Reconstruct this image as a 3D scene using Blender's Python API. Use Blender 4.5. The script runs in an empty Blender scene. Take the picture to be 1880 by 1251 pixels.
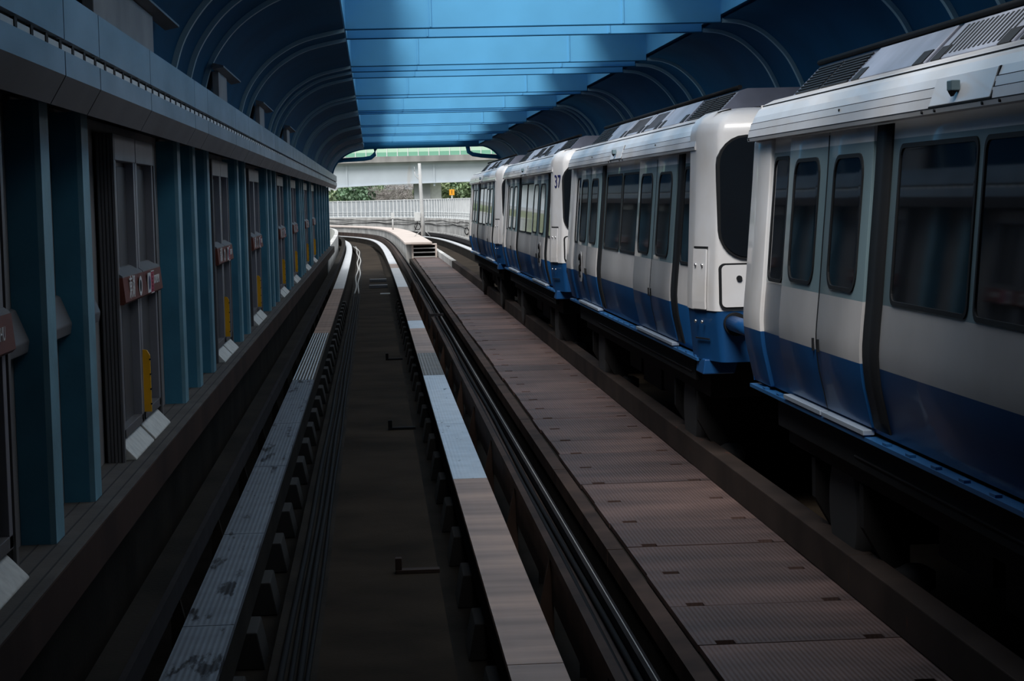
import bpy, bmesh, math, random
from mathutils import Vector, Matrix
random.seed(7)
S = bpy.context.scene
COL = S.collection
# ------------------------------------------------------------------ materials
def mat(name, col, rough=.6, metal=0.0, var=.0, vscale=3.0, bump=0.0, bscale=40.0, ribs=None, stain=None, stretch=(1,1,1), spec=.5, tint2=None, coat=0.0):
    m = bpy.data.materials.new(name); m.use_nodes = True
    nt = m.node_tree; N = nt.nodes; L = nt.links
    b = N['Principled BSDF']
    b.inputs['Base Color'].default_value = (*col, 1); b.inputs['Roughness'].default_value = rough
    b.inputs['Metallic'].default_value = metal
    b.inputs['Specular IOR Level'].default_value = spec
    b.inputs['Coat Weight'].default_value = coat
    tc = N.new('ShaderNodeTexCoord'); mp = N.new('ShaderNodeMapping'); mp.inputs['Scale'].default_value = stretch
    L.new(tc.outputs['Object'], mp.inputs['Vector'])
    out = None
    if var > 0:
        nz = N.new('ShaderNodeTexNoise'); nz.inputs['Scale'].default_value = vscale; nz.inputs['Detail'].default_value = 5
        L.new(mp.outputs[0], nz.inputs['Vector'])
        mx = N.new('ShaderNodeMix'); mx.data_type = 'RGBA'
        t2 = tint2 or tuple(c*(1-var) for c in col)
        mx.inputs['A'].default_value = (*t2, 1); mx.inputs['B'].default_value = (*[min(1, c*(1+var*.5)) for c in col], 1)
        cr = N.new('ShaderNodeMapRange'); cr.inputs[1].default_value = .35; cr.inputs[2].default_value = .65
        L.new(nz.outputs['Fac'], cr.inputs[0]); L.new(cr.outputs[0], mx.inputs['Factor'])
        out = mx.outputs['Result']
    if stain:
        scol, thr, sc, st = stain
        mp2 = N.new('ShaderNodeMapping'); mp2.inputs['Scale'].default_value = st
        L.new(tc.outputs['Object'], mp2.inputs['Vector'])
        n2 = N.new('ShaderNodeTexNoise'); n2.inputs['Scale'].default_value = sc; n2.inputs['Detail'].default_value = 7; n2.inputs['Roughness'].default_value = .65
        L.new(mp2.outputs[0], n2.inputs['Vector'])
        r2 = N.new('ShaderNodeMapRange'); r2.inputs[1].default_value = thr; r2.inputs[2].default_value = thr+.05
        L.new(n2.outputs['Fac'], r2.inputs[0])
        m2 = N.new('ShaderNodeMix'); m2.data_type = 'RGBA'
        L.new(r2.outputs[0], m2.inputs['Factor'])
        if out: L.new(out, m2.inputs['A'])
        else: m2.inputs['A'].default_value = (*col, 1)
        m2.inputs['B'].default_value = (*scol, 1)
        out = m2.outputs['Result']
    if out: L.new(out, b.inputs['Base Color'])
    h = None
    if ribs:
        axis, sc, strength = ribs
        w = N.new('ShaderNodeTexWave'); w.bands_direction = axis; w.inputs['Scale'].default_value = sc
        L.new(tc.outputs['Object'], w.inputs['Vector']); h = w.outputs['Fac']
        bp = N.new('ShaderNodeBump'); bp.inputs['Strength'].default_value = strength; bp.inputs['Distance'].default_value = .01
        L.new(h, bp.inputs['Height']); L.new(bp.outputs[0], b.inputs['Normal'])
    elif bump > 0:
        n3 = N.new('ShaderNodeTexNoise'); n3.inputs['Scale'].default_value = bscale
        L.new(tc.outputs['Object'], n3.inputs['Vector'])
        bp = N.new('ShaderNodeBump'); bp.inputs['Strength'].default_value = bump; bp.inputs['Distance'].default_value = .01
        L.new(n3.outputs['Fac'], bp.inputs['Height']); L.new(bp.outputs[0], b.inputs['Normal'])
    return m
M = {}
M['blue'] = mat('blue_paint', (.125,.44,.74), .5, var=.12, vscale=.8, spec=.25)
M['shell'] = mat('shaded_blue_sheet', (.012,.085,.18), .7, var=.15, vscale=.8, spec=.04)  # girder blue darkened, so the vault's shade sits in the colour
M['ribedge'] = mat('rib_edge_lit', (.26,.42,.50), .5)  # light caught by the rib edges is painted in as a paler blue
M['finedge'] = mat('fin_edge_lit', (.17,.37,.47), .45, var=.2, vscale=3, bump=.15)  # lit copy of the fin blue; skylight on the edge is in the colour
M['troofdark'] = mat('roof_fairing_base', (.11,.12,.16), .5, var=.2)
M['pedestal'] = mat('pedestal_concrete', (.014,.013,.012), .9)
M['fin'] = mat('fin_shaded_blue', (.05,.22,.33), .45, var=.2, vscale=2, bump=.1)  # same paint as the girders, darkened to carry the fins' shade
M['clad'] = mat('cladding_aluminium', (.27,.32,.38), .42, metal=.25, var=.28, vscale=1.6, stretch=(1,.5,1.5))
M['soffit'] = mat('soffit_metal', (.15,.15,.16), .5, metal=.2, var=.2, vscale=1.5)
M['dark'] = mat('dark_void', (.015,.015,.016), .8)
M['wallgrey'] = mat('wall_grey', (.27,.26,.26), .6, var=.2, vscale=2)
M['door'] = mat('door_grey', (.15,.145,.15), .45, metal=.2, var=.12, vscale=2)
M['doorlight'] = mat('door_edge_grey', (.3,.3,.33), .4, metal=.3, var=.1)
M['doordark'] = mat('door_recess', (.075,.075,.08), .4)
M['glassdark'] = mat('dark_glass', (.005,.007,.010), .04, spec=.4)
M['signred'] = mat('sign_red', (.16,.038,.022), .55, var=.12)
M['crimson'] = mat('crimson', (.42,.02,.07), .4)
M['white'] = mat('white_mark', (.8,.8,.8), .5)
M['yellow'] = mat('yellow_guard', (.95,.46,.01), .45, var=.1)
M['toe'] = mat('toe_plate_white', (.62,.61,.57), .6, var=.15, vscale=12, stain=((.16,.15,.14),.66,14,(1,1,1)))
M['ledge'] = mat('ledge_concrete', (.075,.066,.06), .75, var=.3, vscale=3, bump=.2)
M['fascia'] = mat('fascia_brown', (.043,.024,.018), .8, spec=.15, var=.35, vscale=1.5, stretch=(1,1,.3))
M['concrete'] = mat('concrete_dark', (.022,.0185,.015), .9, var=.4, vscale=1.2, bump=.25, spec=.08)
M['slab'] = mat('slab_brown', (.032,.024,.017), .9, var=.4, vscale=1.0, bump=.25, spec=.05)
M['conc_out'] = mat('concrete_weathered', (.50,.49,.47), .85, var=.35, vscale=.8, bump=.15)
M['conc_pink'] = mat('walk_top_concrete', (.55,.47,.42), .85, var=.12, vscale=1.2)
M['steel'] = mat('running_plate_steel', (.56,.58,.62), .4, metal=.35, var=.12, vscale=4, ribs=('X',9,.12), stain=((.045,.04,.045),.63,1.5,(5,1.2,1)))
M['worn'] = mat('running_plate_worn', (.20,.23,.27), .45, metal=.4, var=.15, vscale=4, ribs=('X',9,.15), stain=((.03,.028,.032),.565,1.3,(5,1.0,1)))
M['curb'] = mat('curb_concrete', (.032,.022,.018), .85, var=.4, vscale=1.5, spec=.15, stain=((.07,.028,.018),.66,2.2,(3,1,1)))
M['brown'] = mat('running_plate_brown', (.37,.245,.185), .55, metal=.0, var=.38, vscale=1.4, stretch=(.4,2.2,1), ribs=('X',3.2,.12))
M['rib'] = mat('running_plate_ribbed', (.27,.25,.225), .4, metal=.5, var=.25, vscale=2, stretch=(.4,2,1), ribs=('X',7,1.0))
M['pale'] = mat('running_plate_pale', (.62,.62,.63), .4, metal=.35, var=.12, vscale=2, stain=((.3,.3,.3),.68,2.5,(4,.8,1)))
M['railtop'] = mat('guide_rail_steel', (.03,.028,.03), .9, var=.2, spec=.05)
M['railbright'] = mat('guide_rail_bright_edge', (.38,.37,.35), .6, metal=.0)
M['rust'] = mat('rusty_steel', (.05,.031,.024), .75, var=.45, vscale=2, spec=.15)
M['plate'] = mat('walkway_plate', (.115,.070,.060), .6, metal=.0, spec=.3, var=.4, vscale=1.3, stretch=(.7,1.6,1), ribs=('X',11,.25), stain=((.17,.10,.05),.70,1.7,(1,1,1)))
M['plate2'] = mat('walkway_plate_stained', (.078,.048,.043), .6, metal=.0, spec=.3, var=.45, vscale=1.1, stretch=(.6,2.4,1), ribs=('X',11,.25))
M['cable'] = mat('cable_black', (.012,.012,.013), .75, spec=.06)
M['cablelight'] = mat('cable_pale', (.42,.41,.39), .6)
M['twhite'] = mat('train_white', (.77,.77,.79), .36, var=.05, vscale=1.5, coat=.25, tint2=(.69,.66,.64))
M['tsilver'] = mat('train_silver', (.52,.51,.515), .42, metal=.2, var=.12, vscale=1.2)
M['tgrey'] = mat('train_grey_teal', (.16,.235,.265), .35, coat=.2)
M['tblue'] = mat('train_blue', (.007,.062,.19), .42, var=.08, coat=.08, spec=.35)
M['tsill'] = mat('train_sill_blue', (.02,.11,.28), .4)
M['tsillw'] = mat('train_threshold', (.5,.58,.68), .35, metal=.4)
M['troof'] = mat('roof_fairing_grey', (.33,.35,.42), .45, metal=.3, var=.25, vscale=2)
M['trub'] = mat('rubber_black', (.009,.010,.012), .65, spec=.3)
M['tunder'] = mat('underframe_dark', (.008,.0075,.008), .85, var=.3, spec=.2)
M['tyre'] = mat('tyre', (.009,.009,.01), .85)
M['navy'] = mat('number_navy', (.012,.015,.11), .5)
M['chrome'] = mat('steel_bright', (.7,.7,.7), .25, metal=.9)
M['bwhite'] = mat('barrier_white', (.72,.74,.74), .5, var=.05)
M['bpanel'] = mat('barrier_panel', (.42,.45,.47), .35, var=.1, vscale=1.5)
M['girder'] = mat('bridge_girder_paint', (.47,.52,.57), .55, var=.08, vscale=.4, stain=((.45,.46,.47),.66,.35,(1,1,.15)))
M['bconc'] = mat('bridge_concrete', (.33,.32,.31), .85, var=.3, vscale=.6, stretch=(1,1,.25))
M['green1'] = mat('barrier_pale_green', (.52,.72,.56), .4)
M['green2'] = mat('barrier_green', (.20,.45,.32), .4)
M['pier'] = mat('pier_shade_deck_concrete', (.36,.37,.39), .85, var=.25, vscale=.4)
M['pierl'] = mat('pier_pale', (.66,.66,.64), .8, var=.1)
M['pole'] = mat('mast_concrete', (.50,.50,.49), .7, var=.1)
M['orange'] = mat('sign_orange', (.85,.36,.02), .5)
M['leaf'] = mat('leaf_green', (.26,.36,.20), .6, var=.5, vscale=.6)  # all leaf greens paled so distance haze sits in the colour
M['leaf2'] = mat('leaf_light', (.36,.44,.24), .6, var=.35, vscale=.6)
M['leaf3'] = mat('leaf_deep', (.17,.28,.17), .6, var=.4, vscale=.6)
M['twig'] = mat('twig_grey', (.36,.33,.31), .8, var=.3, vscale=.8)
M['bark'] = mat('bark', (.12,.09,.07), .9, var=.3)
M['ground'] = mat('ground_soil', (.12,.14,.08), .9, var=.4, vscale=.2)
M['gbox'] = mat('equipment_grey', (.55,.56,.55), .6, var=.1)

# ------------------------------------------------------------------ mesh building
class MB:
    def __init__(s): s.v=[]; s.f=[]; s.m=[]; s.mats=[]; s.sm=[]
    def mi(s, m):
        if m not in s.mats: s.mats.append(m)
        return s.mats.index(m)
    def add(s, vs, fs, m, smooth=False):
        o=len(s.v); s.v += [tuple(v) for v in vs]; k=s.mi(m)
        for f in fs: s.f.append(tuple(i+o for i in f)); s.m.append(k); s.sm.append(smooth)
    def box(s, x0,x1,y0,y1,z0,z1, m):
        v=[(x,y,z) for x in (x0,x1) for y in (y0,y1) for z in (z0,z1)]
        s.add(v, [(0,1,3,2),(4,6,7,5),(0,4,5,1),(2,3,7,6),(0,2,6,4),(1,5,7,3)], m)
    def prism(s, prof, y0, y1, m, axis='y'):
        n=len(prof)
        if axis=='y': v=[(a,y0,b) for a,b in prof]+[(a,y1,b) for a,b in prof]
        elif axis=='x': v=[(y0,a,b) for a,b in prof]+[(y1,a,b) for a,b in prof]
        else: v=[(a,b,y0) for a,b in prof]+[(a,b,y1) for a,b in prof]
        s.add(v, [tuple(range(n)), tuple(range(2*n-1,n-1,-1))]+[(i,i+n,(i+1)%n+n,(i+1)%n) for i in range(n)], m)
    def strip(s, rows, m, closed=False, smooth=True):
        n=len(rows[0]); v=[p for r in rows for p in r]; f=[]
        for i in range(len(rows)-1):
            for j in range(n if closed else n-1):
                k=(j+1)%n; f.append((i*n+j, i*n+k, (i+1)*n+k, (i+1)*n+j))
        s.add(v, f, m, smooth)
    def tube(s, pts, r, m, n=8, cap=True):
        pts=[Vector(p) for p in pts]; rows=[]
        for i,p in enumerate(pts):
            t=(pts[min(i+1,len(pts)-1)]-pts[max(i-1,0)]).normalized()
            a=Vector((0,0,1)) if abs(t.z)<.9 else Vector((1,0,0))
            u=t.cross(a).normalized(); w=t.cross(u)
            rr = r[i] if isinstance(r,(list,tuple)) else r
            rows.append([p+u*rr*math.cos(2*math.pi*k/n)+w*rr*math.sin(2*math.pi*k/n) for k in range(n)])
        s.strip(rows, m, closed=True)
        if cap:
            s.add(rows[0], [tuple(range(n))], m); s.add(rows[-1], [tuple(range(n-1,-1,-1))], m)
    def cyl(s, c, r, h, m, axis='x', n=24):
        d={'x':Vector((1,0,0)),'y':Vector((0,1,0)),'z':Vector((0,0,1))}[axis]; c=Vector(c)
        s.tube([c-d*h/2, c+d*h/2], r, m, n)
    def obj(s, name, parent=None, bevel=0, normals=True):
        me=bpy.data.meshes.new(name); me.from_pydata(s.v, [], s.f)
        for m in s.mats: me.materials.append(M[m])
        me.polygons.foreach_set('material_index', s.m); me.polygons.foreach_set('use_smooth', s.sm)
        bm=bmesh.new(); bm.from_mesh(me); bmesh.ops.remove_doubles(bm, verts=bm.verts, dist=1e-5)
        if normals: bmesh.ops.recalc_face_normals(bm, faces=bm.faces)
        bm.to_mesh(me); bm.free()
        o=bpy.data.objects.new(name, me); COL.objects.link(o)
        if parent: o.parent=parent
        if bevel:
            b=o.modifiers.new('bevel','BEVEL'); b.width=bevel; b.segments=2; b.limit_method='ANGLE'
        return o
def tag(o, label, cat, group=None, kind=None):
    o['label']=label; o['category']=cat
    if group: o['group']=group
    if kind: o['kind']=kind
    return o
def thing(name, label, cat, loc=(0,0,0), group=None):
    o=bpy.data.objects.new(name, None); COL.objects.link(o); o.location=loc
    o.empty_display_size=.2
    return tag(o, label, cat, group)
def struct(o): o['kind']='structure'; return o
def copy_tree(o, parent=None):
    c=o.copy(); COL.objects.link(c); c.parent=parent
    for ch in list(o.children): copy_tree(ch, c)
    return c
def box_obj(name, parent, dims, m, bevel=0):
    b=MB(); b.box(*dims, m); return b.obj(name, parent, bevel)
ORD=['first','second','third','fourth','fifth','sixth','seventh','eighth','ninth','tenth','eleventh','twelfth','thirteenth','fourteenth','fifteenth','sixteenth','seventeenth','eighteenth','nineteenth']
TENS=['','','twent','thirt','fort','fift','sixt','sevent']
def ordinal(n):
    if n<20: return ORD[n-1]
    t,u=divmod(n,10)
    return TENS[t]+('ieth' if u==0 else 'y-'+ORD[u-1])
def text_mesh(name, body, size, m, parent, mtx, extrude=.002):
    cu=bpy.data.curves.new(name,'FONT'); cu.body=body; cu.size=size; cu.extrude=extrude; cu.align_x='CENTER'; cu.align_y='CENTER'
    t=bpy.data.objects.new(name+'_curve', cu); COL.objects.link(t)
    bpy.context.view_layer.update()
    dg=bpy.context.evaluated_depsgraph_get()
    me=bpy.data.meshes.new_from_object(t.evaluated_get(dg)); me.name=name
    bpy.data.objects.remove(t); bpy.data.curves.remove(cu)
    me.transform(mtx); me.materials.clear(); me.materials.append(M[m])
    o=bpy.data.objects.new(name, me); COL.objects.link(o); o.parent=parent
    return o
# ------------------------------------------------------------------ track path (straight in the station, then bending left)
DK=[(-40,0),(60,0),(85,-.08),(105,-.2),(120,-.42),(130,-.75),(138,-1.25),(148,-2.75),(158,-5.2),(166,-8.0),(174,-11.5),(182,-15.6),(190,-20.2)]
def dlin(y):
    for (a,p),(b,q) in zip(DK,DK[1:]):
        if y<=b: return p+(q-p)*(y-a)/(b-a)
    return DK[-1][1]
def d(y):
    return sum(dlin(y+k) for k in (-6,-4,-2,0,2,4,6))/7
def P(off, y, z=0.0):
    s=(d(y+.5)-d(y-.5)); n=math.hypot(1,s)
    return Vector((d(y)+off/n, y-off*s/n, z))
def ys(a,b):
    r=[a]
    y=a
    while y<b-1e-6:
        step = 20 if y<55 else 3
        y=min(b,y+step); r.append(y)
    return r
def sweep(mb, prof, a, b, m, closed=True):
    rows=[[P(o,y,z) for o,z in prof] for y in ys(a,b)]
    mb.strip(rows, m, closed=closed, smooth=False)
    if closed:
        n=len(prof); mb.add(rows[0],[tuple(range(n))],m); mb.add(rows[-1],[tuple(range(n-1,-1,-1))],m)
def rect(o0,o1,z0,z1): return [(o0,z0),(o1,z0),(o1,z1),(o0,z1)]
YB=-12.0; YP=75.0; YR=79.5; YE=184.0
# ------------------------------------------------------------------ guideway floor, slab
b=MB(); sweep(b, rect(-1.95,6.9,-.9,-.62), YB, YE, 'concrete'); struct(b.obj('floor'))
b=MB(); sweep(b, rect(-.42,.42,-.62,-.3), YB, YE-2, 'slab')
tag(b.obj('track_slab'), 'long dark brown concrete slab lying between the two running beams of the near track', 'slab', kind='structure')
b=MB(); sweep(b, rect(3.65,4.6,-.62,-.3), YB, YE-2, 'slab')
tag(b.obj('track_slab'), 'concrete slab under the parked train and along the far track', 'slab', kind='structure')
# ------------------------------------------------------------------ running beams
def beam(c, label, segs, a, e, ped=True):
    root=thing('running_beam', label, 'rail beam', (0,0,0))
    b=MB(); sweep(b, rect(c-.13,c+.13,-.62 if not ped else -.36,-.012), a, e, 'concrete'); b.obj('beam_core', root)
    for (y0,y1,m,lab) in segs:
        q=MB(); sweep(q, rect(c-.155,c+.155,-.012-.03,0), y0+.008, y1-.008, m); o=q.obj('running_plate', root); o['label']=lab
    y=a+1
    k=0
    while ped and y<60:
        q=MB(); q.prism([(c-.25,-.62),(c+.25,-.62),(c+.2,-.36),(c-.2,-.36)], y-.28, y+.28, 'pedestal'); q.obj('pedestal', root, .01)
        y+=1.8
    return root
SL='bright ribbed steel plate'; BR='brown dull plate'; RB='brown ribbed plate'; PL='pale weathered plate'
WL='worn bluish steel plate with dark stains'
segL=[(7.5,12.2,'worn',WL),(12.2,15.6,'worn',WL),(15.6,19.6,'worn',WL),(19.6,23.4,'worn',WL),(23.4,29.1,'worn',WL),(29.1,34.2,'rib',RB),(34.2,39.4,'rib',RB),(39.4,49,'brown',BR),(49,59.3,'brown',BR)]
y=59.3
while y<YE-3:
    segL.append((y,min(y+12,YE-2),'pale',PL)); y+=12
segR=[(7.5,10.85,'brown',BR),(10.85,18.25,'brown',BR),(18.25,22.8,'steel',SL),(22.8,29.2,'steel',SL),(29.2,33.5,'rib',RB),(33.5,40,'brown',BR),(40,42.6,'steel',SL),(42.6,50,'brown',BR),(50,59.3,'brown',BR),(59.3,76,'pale',PL),(76,81,'brown',BR)]
y=81
while y<YE-3:
    segR.append((y,min(y+12,YE-2),'pale',PL)); y+=12
beam(-1.075, 'left running beam of the near track with a bright steel top stained dark near the camera', segL, 7.5, YE-2)
beam(.815, 'right running beam of the near track, pinkish brown plates nearest the camera then bright steel', segR, 7.5, YE-2)
far=[(y,min(y+12,YE-2),'pale',PL) for y in range(4,180,12)]
beam(3.16, 'running beam beneath the left wheels of the parked train', far, 4, YE-2, False)
beam(5.05, 'pale running beam of the far track curving away beyond the train', far, 4, YE-2, False)
# ------------------------------------------------------------------ guide rails
def guide(c0,c1, label, inner, a, e, mtop, brk=True, name='guide_rail', bright=None):
    root=thing(name, label, 'guide rail')
    b=MB(); sweep(b, rect(c0,c1,.19,.25), a, e, mtop)
    w=(c0+c1)/2
    sweep(b, rect(w-.012,w+.012,-.1,.19), a, e, mtop); b.obj('rail', root)
    if bright is not None:
        q=MB(); sweep(q, rect(bright-.003,bright+.003,.24,.254), a, e, 'railbright'); q.obj('rail_edge', root)['label']='worn bright running edge of the rail'
    y=9.75
    while brk and y<62:
        q=MB(); q.prism([(w,.19),(w+inner*.02,.19),(w+inner*.2,-.62),(w-inner*.0,-.62)], y-.03, y+.03, mtop); q.obj('bracket', root)
        y+=3.3
    return root
guide(-1.475,-1.30,'dark guide rail with triangular brackets running below the platform edge', 1, 7, YE-2,'concrete')
q=MB(); sweep(q, rect(-1.298,-1.262,.13,.275), 7, YE-2, 'railtop')
o=q.obj('contact_rail'); tag(o,'thin blue-black contact rail fixed along the guide rail left of the running beam','rail')
g=guide(1.085,1.135,'guide channel edge of dull steel right of the near running beam', -1, 7, YE-2,'rust')
g=guide(1.255,1.30,'steel guide rail with a thin bright edge beside the dark gap left of the walkway', 1, 7, YE-2,'railtop', bright=1.28)
b=MB(); sweep(b, rect(1.135,1.255,.10,.17), 7, YE-2, 'rust'); tag(b.obj('cable_trough'),'rusty trough between the two steel guide rails beside the walkway','trough')
for k,(off,z,m) in enumerate([(1.165,.19,'cable'),(1.222,.19,'cable')]):
    b=MB(); b.tube([P(off+.009*math.sin(yy*.55+k*2), yy, z) for yy in [7+i*1.0 for i in range(60)]], .018, m)
    tag(b.obj('signal_cable'), ['black cable snaking along the left of the trough beside the walkway','black cable lying on the right of the trough beside the walkway'][k],'cable')
b=MB(); b.box(1.06,1.33,39.6,39.75,.258,.30,'railtop'); tag(b.obj('rail_tie'),'small steel tie bridging the guide rails beside the walkway half way along','tie bar')
# right track guide beam (curb beside walkway)
root=thing('guide_beam','long brown concrete guide beam between the walkway and the parked train','guide beam')
jo=[7,12.4,19.1,26.5,34,45,58,75]
for a_,e_ in zip(jo,jo[1:]):
    q=MB(); sweep(q, rect(2.93,3.10,.0,.25), a_+.006, e_-.006, 'curb' ); q.obj('beam_section', root, .008)
q=MB(); sweep(q, rect(2.93,3.10,.0,.25), 75, YE-2, 'conc_out'); q.obj('beam_section', root)
q=MB(); sweep(q, rect(2.96,3.07,-.62,.0), 7, YE-2, 'concrete'); q.obj('beam_foot', root)
b=MB(); sweep(b, rect(5.38,5.5,.05,.25), 60, YE-2, 'railtop'); sweep(b, rect(5.44,5.46,-.62,.05), 60, YE-2, 'railtop')
sweep(b, rect(5.6,5.68,.15,.32), 60, YE-2, 'conc_out'); tag(b.obj('guide_rail'),'outer guide rail of the far track curving beyond the train','guide rail')
# cables left of slab
for k,(off,r) in enumerate([(-.52,.022),(-.57,.018),(-.63,.022),(-.47,.016)]):
    b=MB(); b.tube([P(off+.006*math.sin(i*.9+k), 8+i*1.35, -.3+r) for i in range(40)], r, 'cable')
    tag(b.obj('power_cable'), ['thick black cable just left of the track slab','thin black cable in the middle of the bundle left of the slab','thick black cable nearest the left running beam','thin black cable touching the edge of the track slab'][k],'cable')
b=MB(); sweep(b, rect(-.72,-.42,-.45,-.3), 7, 135, 'concrete'); tag(b.obj('cable_bed'),'flat concrete cable bed beside the dark track slab','cable bed', kind='structure')
for k,off in enumerate((-.63,-.53)):
    b=MB(); b.tube([P(off+.03*math.sin(i*.8+k*2), 62+i*2.2, -.276) for i in range(30)], .024, 'cablelight')
    tag(b.obj('loop_cable'), ['pale cable wandering along the left running beam before the curve, left strand','pale cable wandering along the left running beam before the curve, right strand'][k],'cable')
for yy,lab in ((66,'nearer of two low sleepers crossing the slab before the curve'),(71,'farther of two low sleepers crossing the slab before the curve')):
    b=MB(); b.box(-.19,.41,yy-.15,yy+.15,-.3,-.2,'soffit'); tag(b.obj('cross_tie',None,.01),lab,'sleeper')
for yy,x,w,m,lab in ((61.5,.30,.3,'bwhite','pale plate lying on the slab just before the curve'),(25,.28,.34,'cable','dark bracket on the slab left of the bright running plates'),(15.3,.26,.34,'rust','rusty bracket on the slab beside the brown running plates'),(36,.3,.3,'cable','small dark bracket on the slab far down the track')):
    root=thing('slab_bracket',lab,'bracket',(x,yy,-.3))
    b=MB(); b.box(-w/2,w/2,-.05,.05,0,.03,m); b.obj('foot', root,.004)
    if m!='bwhite':
        b=MB(); b.box(-w/2,-w/2+.05,-.04,.04,.03,.12,m); b.obj('lug', root,.004)
# ------------------------------------------------------------------ walkway between the tracks
b=MB(); sweep(b, rect(1.75,2.94,-.62,-.05), YB, 89, 'concrete'); tag(b.obj('walkway_base'),'concrete base carrying the plate walkway','walkway base',kind='structure')
b=MB(); sweep(b, rect(1.65,1.75,-.62,-.045), YB, 89, 'concrete')
tag(b.obj('walkway_ledge'),'dark side wall of the walkway','ledge',kind='structure')
y0=10.07; i=0; segs=[10.07]
while segs[-1]<88: segs.append(min(segs[-1]+4.4,88.9))
for k,(a_,e_) in enumerate(zip(segs,segs[1:])):
    q=MB(); q.prism([(1.635,-.16),(1.655,-.16),(1.655,-.055),(1.75,-.055),(1.75,-.03),(1.635,-.03)], a_+.012, e_-.012, 'rust')
    tag(q.obj('edge_angle'), ordinal(k+1)+' rusty steel edge strip from the camera along the left of the walkway','edge strip','rusty edge strips of the walkway')
n=0; y=10.07
while y<88.2:
    n+=1; e=min(y+1.077,88.9); q=MB(); j=random.uniform(-.012,.012); jz=random.uniform(-.004,.002)
    mm='plate2' if random.random()<.42 else 'plate'
    x0,x1=1.775+j,2.965+j
    # plate with two hand slots cut at its near edge
    s=[(x0+.11,x0+.22),(x1-.22,x1-.11)]
    xs=[x0,s[0][0],s[0][1],s[1][0],s[1][1],x1]
    ya,yb,yc=y+.006,y+.1,e-.006
    for a_,c_ in zip(xs,xs[1:]):
        slot=(a_,c_) in s
        q.box(a_,c_, yb if slot else ya, yc, -.04, jz, mm)
    o=q.obj('walkway_plate'); pass
    tag(o, ordinal(n)+' brown ribbed walkway plate counting from the bottom edge of the photo','walkway plate','walkway plates between the tracks')
    y=e
# step box at the end of the walkway
root=thing('step_box','weathered step unit with three open shelves at the far end of the walkway','steps',(0,89,0))
b=MB(); b.box(1.66,1.74,0,.6,-.05,.58,'conc_pink'); b.box(2.70,2.78,0,.6,-.05,.58,'conc_pink'); b.obj('side_panel',root,.01)
for z,y1 in ((.0,.5),(.2,.5),(.38,.55)):
    b=MB(); b.box(1.74,2.70,.0,y1,z,z+.045,'conc_out'); b.obj('shelf',root)
b=MB(); b.box(1.74,2.70,.55,.6,-.05,.55,'dark'); b.obj('back_panel',root)
b=MB(); b.box(1.66,2.78,-.02,.6,.54,.59,'conc_pink'); b.obj('top_rail',root,.01)
# raised walkway
b=MB(); sweep(b, rect(1.46,2.66,.60,.68), 88.6, YE-6, 'conc_pink')
sweep(b, rect(1.54,2.6,-.62,.60), 89.7, YE-6, 'conc_out')
tag(b.obj('raised_walkway'),'raised pinkish concrete walkway curving left between the two tracks outdoors','walkway',kind='structure')
# mast with arm and box
c=P(2.28+.45,103,.68)
root=thing('signal_mast','pale concrete mast standing on the raised walkway beside the step box','mast',c)
b=MB(); b.tube([(0,0,0),(-.02,0,1.2),(-.06,0,2.4),(-.10,0,3.72)],[.11,.1,.09,.075],'pole',12); b.obj('post',root)
b=MB(); b.tube([(-.06,0,2.85),(-.2,0,2.95),(-.32,0,3.1),(-.36,0,3.3)],.018,'pole'); b.tube([(-.36,0,3.3),(-.36,0,3.55)],.01,'pole'); b.tube([(-.07,0,3.12),(-.22,0,3.16)],.02,'pole'); b.obj('side_arm',root)
b=MB(); b.box(-.42,-.14,-.12,.1,.78,1.22,'gbox'); b.obj('equipment_box',root,.01)
b=MB()
b.tube([(-.28+.15*math.cos(t*.5),-.1,.5+.17*math.sin(t*.5)) for t in range(14)],.02,'cable'); b.tube([(-.28,-.08,.78),(-.3,-.1,.6),(-.42,-.1,.3)],.02,'cable'); b.obj('cable_coil',root)
b=MB(); b.tube([(-.45,0,0),(-.05,0,.35)],.018,'pole'); b.tube([(.35,0.1,0),(.03,0,.35)],.018,'pole'); b.obj('stay',root)
c=P(1.95,128,.68)
root=thing('marker_post','short grey post with a small box on the raised walkway left of the mast','post',c)
b=MB(); b.tube([(0,0,0),(0,0,.75)],.05,'pole'); b.obj('post',root); box_obj('box',root,(-.1,.12,-.08,.08,.72,1.08),'gbox',.01)
# ------------------------------------------------------------------ platform (left)
b=MB(); b.prism([(-1.95,.55),(-1.72,.55),(-1.72,.69),(-1.46,.69),(-1.46,.9),(-1.95,.9)], YB, YP, 'fascia')
b.prism([(-1.95,-.62),(-1.74,-.62),(-1.74,.55),(-1.95,.55)], YB, YP, 'concrete')
b.prism([(-1.9,.9),(-1.47,.9),(-1.475,.912),(-1.9,.912)], YB, YP, 'ledge')
for xx in (-1.52,-1.60,-1.69):
    b.box(xx-.004,xx+.004,YB,YP,.912,.914,'dark')
tag(struct(b.obj('platform_edge')),'brown platform ledge below the screen doors','ledge')
b=MB(); b.box(-1.9,-1.775,YB,YP,.912,3.9,'wallgrey'); struct(b.obj('wall_left'))
b=MB()
b.box(-2.0,-1.36,YB,YP,3.12,3.13,'dark')
seams=[YB]+[6.2]
DOORS=[(6.65,8.95),(13.08,15.38),(21.0,23.2),(27.2,29.45),(35.1,37.4),(41.1,43.4),(48.5,50.85),(54.7,56.75)]
sy=[-12,-5,2,6.4,8.82,9.94,12.2,15.2,16.4,19.7,21.8,24.8,27.7,30.5,33.9,36.5,39.4,42.5,45.2,48.2,51.3,54.2,57.5,61,65,69.5,75]
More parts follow.
